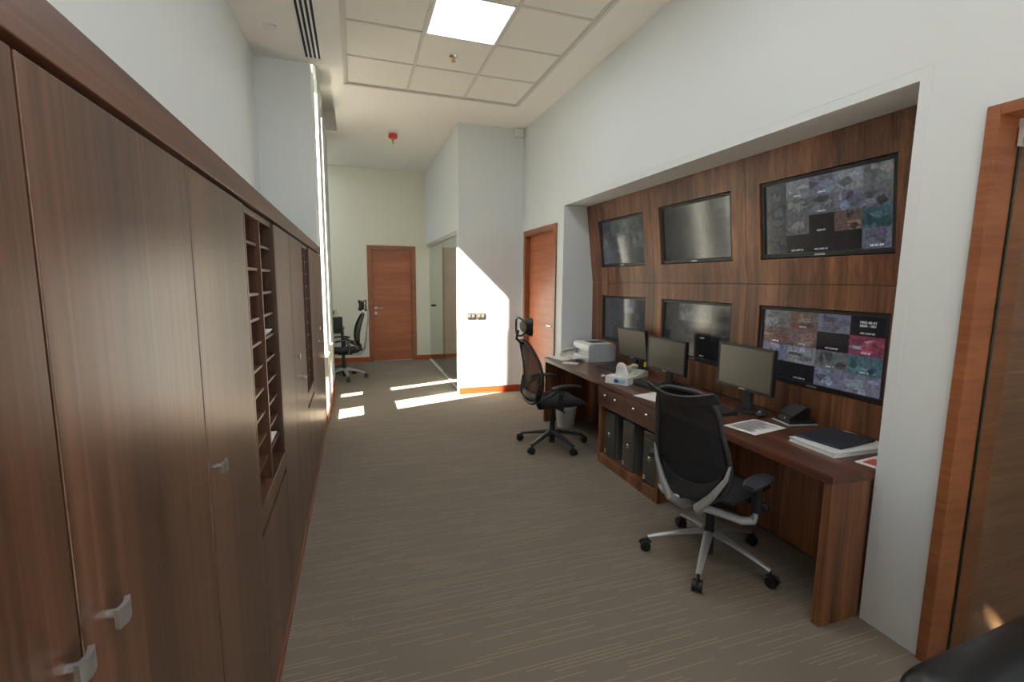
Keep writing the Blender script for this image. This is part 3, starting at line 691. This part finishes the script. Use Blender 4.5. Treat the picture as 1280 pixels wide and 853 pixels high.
# keyboards
def keyboard(loc, rz, label, first=[None]):
    g = 'keyboards on the desk'
    if first[0] is None:
        t = thing('keyboard', label, 'keyboard', loc, rz, g)
        MB().prism([(-.075, 0), (.075, 0), (.075, .022), (-.075, .012)], -.225, .225, 'y').done('keyboard_body', 'black_plastic', t)
        k = MB(); sl_ = (.022-.012)/.15
        for r_ in range(6):
            xx = -.062+.0225*r_+(.004 if r_ == 5 else 0)
            for q in range(21):
                yy = -.214+.0205*q
                if r_ == 0 and 6 < q < 13: continue
                z = .012+(xx+.075)*sl_
                k.box(xx, yy, z, xx+.018, yy+.017, z+.006, .0015, seg=1)
            if r_ == 0: k.box(xx, -.214+.0205*7, .0125, xx+.018, -.214+.0205*13-.003, .019, .0015)
        kk = k.done('keys', 'dark_grey_plastic', t); kk['kind'] = 'stuff'
        first[0] = t; return t
    return clone(first[0], loc, rz, label, g)
keyboard((2.315, 2.62, Z), R(-4), 'black keyboard before the nearest desktop monitor, partly behind the chair')
keyboard((2.315, 3.29, Z), R(2), 'black keyboard before the middle desktop monitor')
keyboard((2.42, 4.03, Z), R(4), 'black keyboard in front of the thin monitor beside the printer')
def mouse(loc, rz, label):
    t = thing('computer_mouse', label, 'mouse', loc, rz, 'computer mice on the desk')
    MB().ball((0, 0, .012), .03, (1.75, 1, .72), 20).done('mouse_shell', 'dark_grey_plastic', t, True)
    MB().cyl((.03, -.004, .03), (.03, .004, .03), .007).done('scroll_wheel', 'grey_plastic', t, True)
mouse((2.50, 2.315, Z+.009), R(200), 'dark computer mouse right of the nearest keyboard')
mouse((2.29, 3.00, Z+.009), R(185), 'dark computer mouse right of the middle keyboard, next to the chair back')
# charging stand / card reader
t = thing('desk_terminal', 'small black wedge terminal on a flat base with pale rim', 'device', (2.60, 2.165, Z), R(-12))
MB().box(-.09, -.08, 0, .11, .08, .008, .003).done('base_rim', 'grey_plastic', t)
MB().box(-.08, -.07, .008, .10, .07, .022, .004).prism([(-.07, .022), (-.055, .05), (.035, .105), (.075, .10), (.05, .022)], -.05, .05, 'y').done('terminal_body', 'black_plastic', t)
T = Matrix.Translation((-.012, 0, .079)) @ Matrix.Rotation(R(-31), 4, 'Y')
MB().box(-.055, -.062, -.006, .06, .062, .006, .004, T).done('terminal_face', 'dark_grey_plastic', t)
MB().cyl((-.070, -.02, .035), (-.074, -.02, .036), .007).done('indicator', 'chrome', t)
# sheets of paper
def sheet_of_paper(loc, rz, sx, sy, label, lines=0, name='paper_sheet', mat='paper'):
    t = thing(name, label, 'paper', loc, rz, 'paper sheets on the desk')
    MB().sheet(lambda u, v_: (-sx/2+sx*u, -sy/2+sy*v_, .001+.002*math.sin(u*3)*v_), 6, 6, .0008).done('sheet', mat, t)
    if lines:
        l = MB()
        for k in range(lines):
            yy = sy/2-.03-k*(sy-.05)/lines; ln = random.choice((.9, .8, .9, .6))*(sx-.04)
            z = .0022+.002*abs(math.sin(1.5))*.9
            l.box(-sx/2+.02, yy, z, -sx/2+.02+ln, yy+.0035, z+.0002)
        l.done('printed_lines', 'ink', t)
    return t
sheet_of_paper((2.285, 2.16, Z), R(-80), .21, .297, 'white printed page on the desk right of the mesh chair back', 22)
sheet_of_paper((2.175, 2.99, Z), R(-76), .21, .297, 'white page lying on the desk behind the mesh chair back', 0)
sheet_of_paper((2.21, 4.83, Z), R(12), .21, .297, 'cream page at the far end of the desk', 0)
sheet_of_paper((2.165, 4.50, Z), R(50), .12, .16, 'small white slip with dark edge on the far part of the desk', 0)
# binder, book, magazine
t = thing('book', 'thick white book lying under the dark binder', 'book', (2.46, 1.765, Z), R(-2))
MB().box(-.195, -.135, .003, .205, .13, .022, .001).done('pages', 'paper', t)
MB().box(-.20, -.14, 0, .21, .135, .003, .001).box(-.20, -.14, .022, .21, .135, .0245, .001).box(.206, -.14, .003, .21, .135, .022).done('cover', 'white_plastic', t)
tag(MB().box(-.155, -.12, 0, .155, .12, .012, .003).done('binder', 'navy_cloth'), 'dark navy binder lying on the white book', 'binder', loc=(2.475, 1.80, Z+.025), rz=R(7))
t = thing('magazine', 'glossy magazine with red and white cover half under the white book', 'magazine', (2.455, 1.545, Z), R(6))
MB().sheet(lambda u, v_: (-.14+.28*u, -.06+.10*v_, .002), 2, 2, .004).done('magazine_pages', 'paper', t)
for a, b, m in ((-.12, -.02, 'magazine_red'), (.0, .05, 'charcoal_fabric'), (.06, .09, 'magazine_red')):
    MB().box(a, -.055+.02*random.random(), .004, b, .02, .0046).done('cover_picture', m, t)
# printer
t = thing('laser_printer', 'small white laser printer at the far end of the desk', 'printer', (2.53, 4.655, Z), R(0))
MB().prism([(-.17, 0), (.17, 0), (.17, .17), (.13, .2), (-.14, .2), (-.17, .185), (-.17, .125), (-.12, .12), (-.12, .06), (-.17, .055)], -.18, .18, 'y').done('printer_body', 'white_plastic', t)
for ya, yb in ((-.184, -.1802), (.1802, .184)): MB().prism([(-.165, .003), (.165, .003), (.165, .168), (.128, .196), (-.138, .196), (-.165, .18)], ya, yb, 'y').done('side_panel', 'grey_plastic', t)
MB().box(-.08, -.09, .2, .10, .09, .202).box(-.165, -.11, .125, -.1225, .11, .128).done('output_tray', 'dark_grey_plastic', t)
MB().box(-.30, -.11, .03, -.121, .11, .036, .002).box(-.30, -.11, .037, -.13, .10, .04).box(-.171, -.13, .0, -.165, .13, .028).done('paper_tray', 'white_plastic', t)
MB().box(-.175, .125, .13, -.17, .165, .15).done('control_buttons', 'grey_plastic', t)
# telephones
def phone(loc, rz, label, first=[None]):
    g = 'desk telephones'
    if first[0] is not None: return clone(first[0], loc, rz, label, g)
    t = thing('telephone', label, 'telephone', loc, rz, g)
    MB().prism([(-.10, 0), (.10, 0), (.10, .055), (.06, .06), (-.10, .02)], -.085, .085, 'y').done('phone_base', 'cream_plastic', t)
    h_ = MB(); h_.tube([(-.095, .052, .05), (-.06, .052, .072), (0, .052, .08), (.06, .052, .09), (.095, .052, .078)], [.024, .02, .016, .02, .024], 12, (.8, 1.1)); h_.done('handset', 'cream_plastic', t, True)
    k = MB()
    for i in range(4):
        for j in range(3):
            xx = -.075+.028*i; z = .02+(xx+.10)*.25
            k.box(xx, -.06+.025*j, z, xx+.018, -.06+.025*j+.016, z+.008, .002)
    k.box(.04, -.065, .055, .075, .01, .062); k.done('keypad', 'grey_plastic', t)
    cd_ = MB(); pts = [(-.10, .05, .03)]+[(-.115-.012*math.cos(i*1.1), .04-.004*i, .014+.010*math.sin(i*1.1)) for i in range(36)]+[(-.10, -.09, .01)]
    cd_.tube(pts, .0035, 6); cd_.done('cord', 'cream_plastic', t, True)
    first[0] = t; return t
phone((2.43, 3.70, Z), R(20), 'cream desk telephone behind the tissue box')
phone((2.38, 4.95, Z), R(-20), 'cream desk telephone at the far end, left of the printer')
# tissue box
t = thing('tissue_box', 'white and blue tissue box with a tissue pulled up, on the desk edge', 'tissue box', (2.135, 3.47, Z), R(-58))
MB().box(-.105, -.055, 0, .105, .055, .065, .002).done('box_body', 'paper', t)
MB().box(-.02, -.0558, .012, .06, -.0551, .045).ball((.07, -.0555, .03), .018, (1, .03, 1)).done('blue_print', 'light_blue_print', t)
MB().ball((0, -.0556, .03), .02, (1.2, .04, .9)).box(-.1058, -.03, .01, -.1051, .0, .04).done('dark_blue_print', 'blue_print', t)
ti = MB(); ti.sheet(lambda u, v_: (-.05+.10*u*(.5+.7*v_)+.02*v_, .012*math.sin(u*9+v_*2)+.01*math.sin(v_*6), .062+.125*v_*(1-.5*(2*u-.75)**2)), 16, 10, .0015); ti.done('tissue', 'tissue', t, True)
# stapler
t = thing('stapler', 'small black stapler with a white tip near the tissue box', 'stapler', (2.13, 3.75, Z), R(70))
MB().box(-.05, -.012, 0, .05, .012, .01, .003).prism([(-.05, .014), (.05, .010), (.05, .022), (-.04, .034)], -.011, .011, 'y').done('stapler_body', 'black_plastic', t)
MB().ball((-.052, 0, .022), .014).done('stapler_tip', 'white_plastic', t, True)
# bottle behind monitor, marker
t = thing('water_bottle', 'clear plastic bottle half hidden behind the nearest desktop monitor', 'bottle', (2.60, 2.82, Z))
MB().lathe([(.03, 0), (.033, .01), (.033, .14), (.028, .16), (.014, .19), (.013, .205)]).done('bottle_body', 'bottle_plastic', t, True)
MB().cyl((0, 0, .205), (0, 0, .222), .015).done('bottle_cap', 'white_plastic', t, True)
t = thing('highlighter', 'yellow highlighter standing between the two far monitors', 'pen', (2.545, 3.70, Z))
MB().cyl((0, 0, 0), (0, 0, .085), .010).done('pen_barrel', 'dark_grey_plastic', t, True); MB().cyl((0, 0, .085), (0, 0, .125), .013, .011).done('pen_cap', 'yellow_plastic', t, True)
# waste bin under the desk
t = thing('waste_bin', 'pale grey waste bin under the far part of the desk', 'bin', (2.20, 4.66, .0))
MB().lathe([(.09, .0), (.095, .005), (.12, .25), (.128, .25), (.128, .262), (.112, .262), (.09, .012)], n=28).done('bin_body', 'bin_plastic', t, True)
MB().lathe([(.105, .25), (.122, .263), (.126, .255), (.112, .20)]).done('bin_liner', 'white_plastic', t, True)

# ------------------------------------------------------------------ chairs
def castor_base(t, ang0, Rr, mat, zhub, curve=0.0, thick=.02):
    for k in range(5):
        an = R(ang0+72*k); dx, dy = math.cos(an), math.sin(an)
        l = MB(); pts = []; rr = []
        for i in range(9):
            q = i/8; r_ = .03+(Rr-.03)*q; z = zhub+(.085-zhub)*(q**(1.0+curve)); pts.append((dx*r_, dy*r_, z)); rr.append(thick*(1.25-.55*q))
        l.tube(pts, rr, 10, (.62, 1.0), up=(0, 0, 1)); lo_ = l.done('base_leg', mat, t, True)
        cx, cy = dx*Rr, dy*Rr; px, py = -dy, dx
        cs = MB(); cs.cyl((cx, cy, .055), (cx, cy, .09), .007)
        for s_ in (-1, 1): cs.cyl((cx+dx*.012+px*s_*.008, cy+dy*.012+py*s_*.008, .031), (cx+dx*.012+px*s_*.026, cy+dy*.012+py*s_*.026, .031), .0305, n=20)
        cs.tube([(cx+dx*.012+dx*.03*math.cos(a_), cy+dy*.012+dy*.03*math.cos(a_), .0285+.03*math.sin(a_)) for a_ in [R(20+14*i) for i in range(10)]], .007, 8, (1, 2.2), up=(px, py, 0))
        cs.done('castor', 'black_plastic', t, True)
def column_(t, z0, z1, mat='black_plastic'):
    MB().cyl((0, 0, .035), (0, 0, z0+.03), .032, .028).cyl((0, 0, z0), (0, 0, (z0+z1)/2+.05), .026).cyl((0, 0, z0), (0, 0, z1), .016).done('gas_column', mat, t, True)
def seat_(t, z, mat, x0=-.22, x1=.27, hw=.245, th=.075):
    def f(u, v_):
        x = x0+(x1-x0)*u; y = (v_-.5)*2
        w_ = hw*(1-.12*max(0, u-.6)**2*6-.10*(1-u)**3)
        return (x, y*w_, z+.012*y*y-.045*max(0, u-.72)**2*10-.010*math.sin(math.pi*u))
    def th_(u, v_): e = (1-(2*u-1)**6)*(1-(2*v_-1)**6); return th*(.25+.75*max(0, e)**.5)
    MB().sheet(f, 16, 16, th_).done('seat', mat, t, True)

def outline(top, bot, w_fn, x_fn, n=44, power=4, zc=None):
    """closed back outline as a superellipse in (y,z) mapped onto the curved back"""
    P = []
    zm, hz = (top+bot)/2, (top-bot)/2
    for i in range(n):
        a = 2*math.pi*i/n; c_, s_ = math.cos(a), math.sin(a)
        yy = math.copysign(abs(c_)**(2/power), c_); zz = zm+hz*math.copysign(abs(s_)**(2/power), s_)
        y = yy*w_fn(zz); P.append((x_fn(y, zz), y, zz))
    return P
def back_sheet(mb, top, bot, w_fn, x_fn, power=4, th=.006):
    zm, hz = (top+bot)/2, (top-bot)/2
    def f(u, v_):
        s_ = (2*v_-1)*.985; c_ = (1-abs(s_)**power)**(1/power); zz = zm+hz*s_; y = (2*u-1)*c_*w_fn(zz); return (x_fn(y, zz), y, zz)
    mb.sheet(f, 14, 22, th)
def high_back_chair(loc, rz, ang0, label, silver=False, first_arm=.215):
    t = thing('office_chair', label, 'chair', loc, rz)
    bm_ = 'satin_grey' if silver else 'dark_grey_plastic'
    castor_base(t, ang0, .325, bm_, .15 if silver else .14, .6 if silver else .15, .03)
    column_(t, .12, .41)
    seat_(t, .465, 'charcoal_fabric')
    MB().box(-.12, -.09, .395, .10, .09, .435, .012).box(-.02, -.30, .405, .0, -.09, .417, .003).done('tilt_mechanism', 'black_plastic', t)
    wf = lambda z: .215+.03*math.sin(max(0, min(1, (z-.50)/.5))*math.pi)-.035*max(0, (z-.80))/.2
    xf = lambda y, z: -.235-.05*math.sin((z-.5)/.55*math.pi*.9)*-1*.6-.34*max(0, z-.62)**1.15*.55+.55*y*y-.02
    top, bot = 1.06, .46
    m = MB(); m.tube(outline(top, bot, wf, xf, 52, 3.4), .0155, 10, closed=True, flat=(1, 1)); m.done('back_frame', 'black_plastic', t, True)
    m = MB(); back_sheet(m, top, bot, wf, xf, 3.4, .005); m.done('back_mesh', 'mesh_fabric_thin', t, True)
    # lower back shell cushion
    m = MB(); m.tube([(xf(y, .53)-.012, y, .53+.25*y*y) for y in [(-.2+.04*i) for i in range(11)]], .028, 10, (1.3, .5)); m.done('lumbar_support', 'black_plastic', t, True)
    # spine behind the back
    sp = MB()
    if silver:
        sp.tube([(-.10, 0, .40), (-.26, 0, .40), (-.335, 0, .47), (-.36, 0, .62), (-.375, 0, .80), (-.40, 0, .98), (-.40, 0, 1.10), (-.36, 0, 1.16)], [.026, .026, .03, .022, .012, .011, .011, .011], 10, (1, 1.3)); sp.done('spine', 'satin_grey', t, True)
    else:
        for s_ in (-1, 1): MB().tube([(-.05, s_*.12, .41), (-.22, s_*.18, .44), (-.26, s_*.21, .53), (xf(.2, .7)-.015, s_*.222, .68)], .014, 8).done('back_strut', 'black_plastic', t, True)
        sp.tube([(xf(0, 1.04)-.01, 0, 1.02), (-.385, 0, 1.08), (-.37, 0, 1.16)], .014, 8)
        sp.done('spine', 'black_plastic', t, True)
    hx = -.335
    m = MB(); m.sheet(lambda u, v_: (hx+.05+.42*((u-.5)*.27)**2*4-.05*math.cos((v_-.5)*2.4)+.02, (u-.5)*.29*(1-.5*abs(2*v_-1)**3), 1.11+.16*v_), 14, 10, lambda u, v_: .05*(.3+.7*max(0, (1-(2*u-1)**4)*(1-(2*v_-1)**4)))).done('headrest', 'charcoal_fabric' if silver else 'leather', t, True)
    m = MB(); m.tube([(hx-.03+.35*((u-.5)*.27)**2*4, (u-.5)*.30, 1.19+.085*math.sin(a_)) for u, a_ in [(.5+.5*math.cos(R(a)), R(a)) for a in range(0, 360, 15)]], .011, 8, closed=True); m.done('headrest_frame', 'black_plastic', t, True)
    for s_ in (-1, 1):
        a = MB(); a.tube([(-.04, s_*.20, .43), (-.03, s_*.285, .44), (-.05, s_*.29, .53), (-.03, s_*.285, .63)], .017, 8, (1, 1.3)).tube([(-.25, s_*.22, .50), (-.16, s_*.285, .57), (-.06, s_*.29, .63)], .014, 8)
        ar = a.done('arm_support', 'black_plastic', t, True)
        MB().sheet(lambda u, v_: (-.13+.29*u, s_*(.285)+(.5-v_)*.085*(1-.4*abs(2*u-1)**3), .655-.02*abs(2*u-1)**3), 12, 6, lambda u, v_: .03*(.35+.65*(1-(2*v_-1)**4))).done('arm_pad', 'black_plastic', t, True)
        MB().cyl((-.05, s_*.30, .60), (-.05, s_*.318, .60), .022).done('arm_button', 'chrome', t, True)
    return t
high_back_chair((1.815, 4.15, 0), R(0), -4, 'black high-back mesh chair with headrest and black base at the far end of the desk')
high_back_chair((-.20, 8.06, 0), R(188), 20, 'black mesh chair with headrest and silver base before the far door', True)

def task_chair(loc, rz, ang0, label):
    t = thing('office_chair', label, 'chair', loc, rz)
    castor_base(t, ang0, .345, 'satin_grey', .165, .25, .022)
    column_(t, .13, .40)
    seat_(t, .465, 'charcoal_fabric', -.20, .27, .24, .05)
    wf = lambda z: .185+.033*math.sin(max(0, min(1, (z-.42)/.45))*math.pi)-.01*max(0, z-.9)
    xf = lambda y, z: -.27-.22*max(0, z-.62)-.10*max(0, z-.97)+.12*max(0, .60-z)+.75*y*y
    top, bot = 1.075, .455
    m = MB(); m.tube(outline(top, bot, wf, xf, 56, 3.8), .014, 10, closed=True); m.done('back_frame', 'dark_grey_plastic', t, True)
    m = MB(); back_sheet(m, top, bot, wf, xf, 3.8, .005); m.done('back_mesh', 'mesh_fabric', t, True)
    m = MB(); m.sheet(lambda u, v_: (xf((u-.5)*.38, 1.07)-.002-.055*v_-.02*math.sin(math.pi*u)*v_, (u-.5)*.40*(1-.05*v_), 1.035+.055*v_-.035*math.sin(math.pi*u)), 16, 4, .008); m.done('top_rail', 'dark_grey_plastic', t, True)
    m = MB(); m.sheet(lambda u, v_: (xf((u-.5)*.42, .50+.06*v_)-.006, (u-.5)*2*(wf(.52)-.012), .465+.085*v_+.10*abs(2*u-1)**2.5), 16, 4, .012); m.done('lower_shell', 'dark_grey_plastic', t, True)
    # polished lower bow behind the mesh
    y_ = lambda s_, q: s_*q
    m = MB()
    for s_ in (-1, 1):
        m.tube([(-.10, s_*.03, .375), (-.23, s_*.05, .385), (-.30, s_*.085, .435), (-.285, s_*.15, .52), (-.262, s_*.205, .62), (-.262, s_*.222, .70)], [.022, .026, .024, .018, .012, .006], 10, (1, 1.1))
    m.done('back_bracket', 'satin_grey', t, True)
    MB().box(-.13, -.08, .375, .12, .08, .43, .012).done('tilt_mechanism', 'black_plastic', t)
    for s_ in (-1, 1):
        a = MB(); a.tube([(-.27, s_*.07, .43), (-.17, s_*.15, .39), (-.12, s_*.23, .368), (-.08, s_*.275, .372), (-.072, s_*.282, .42)], [.018, .022, .022, .021, .018], 10, (1, 1.4)); a.done('arm_bracket', 'satin_grey', t, True)
        MB().tube([(-.072, s_*.282, .405), (-.072, s_*.284, .50), (-.08, s_*.285, .58)], [.021, .020, .017], 10, (1, 1.35)).done('arm_post', 'black_plastic', t, True)
        MB().sheet(lambda u, v_: (-.18+.23*u, s_*.285+(.5-v_)*.10*(1-.35*abs(2*u-1)**3), .596-.012*abs(2*u-1)**3), 12, 6, lambda u, v_: .028*(.35+.65*(1-(2*v_-1)**4))).done('arm_pad', 'dark_grey_plastic', t, True)
    MB().cyl((.07, -.08, .40), (.07, -.275, .40), .008).cyl((.07, -.235, .40), (.07, -.285, .40), .026).done('tension_knob', 'black_plastic', t, True)
    MB().cyl((.07, -.285, .40), (.07, -.288, .40), .017).done('knob_cap', 'chrome', t, True)
    return t
task_chair((1.94, 2.10, 0), R(20), 5-20, 'grey-black mesh task chair with polished silver base, nearest at the desk')

# ------------------------------------------------------------------ leather armchair at the lower right corner
t = thing('leather_armchair', 'black leather armchair, only its rounded top in the lower right corner', 'armchair', (1.66, .37, 0), R(3))
def lump(x0, y0, z0, x1, y1, z1, b): return MB().box(x0, y0, z0, x1, y1, z1, b, seg=5)
lump(-.42, .16, .10, .42, .36, .70, .09).done('backrest', 'leather', t, True)
lump(-.44, -.38, .10, -.28, .17, .50, .07).done('armrest', 'leather', t, True)
lump(.28, -.38, .10, .44, .17, .50, .07).done('armrest', 'leather', t, True)
lump(-.275, -.36, .24, .275, .155, .40, .05).done('seat_cushion', 'leather', t, True)
for x in (-.36, .36):
    for y in (-.32, .28): MB().cyl((x, y, 0), (x, y, .11), .018, .024).done('leg', 'chrome', t, True)

# ------------------------------------------------------------------ far recess: dark desk with a device
t = thing('side_desk', 'black desk in the recess beside the far chair', 'desk', (-.85, 8.87, 0))
MB().box(-.75, -.45, .70, .64, .45, .73, .003).done('desktop', 'black_plastic', t)
MB().box(.60, -.44, 0, .63, .44, .70, .002).done('end_panel', 'black_plastic', t); MB().box(-.74, -.44, 0, -.71, .44, .70, .002).done('end_panel', 'black_plastic', t)
t = thing('computer_tower', 'black computer tower standing on the black desk in the recess', 'computer', (-.365, 8.60, .731))
MB().box(-.16, -.09, 0, .13, .09, .24, .006).done('tower_case', 'black_plastic', t)
MB().box(.13, -.085, .005, .142, .085, .235, .004).done('front_bezel', 'dark_grey_plastic', t); MB().box(.142, -.05, .09, .146, -.02, .16, .001).done('badge', 'silver', t)
t = thing('telephone', 'cream telephone with a dark display on top of the far computer tower', 'telephone', (-.37, 8.60, .973))
MB().prism([(-.12, 0), (.09, 0), (.05, .13), (-.12, .13)], -.08, .08, 'y').done('phone_base', 'cream_plastic', t)
MB().box(-.08, -.082, .04, .02, -.0802, .11).done('display', 'dark_grey_plastic', t)
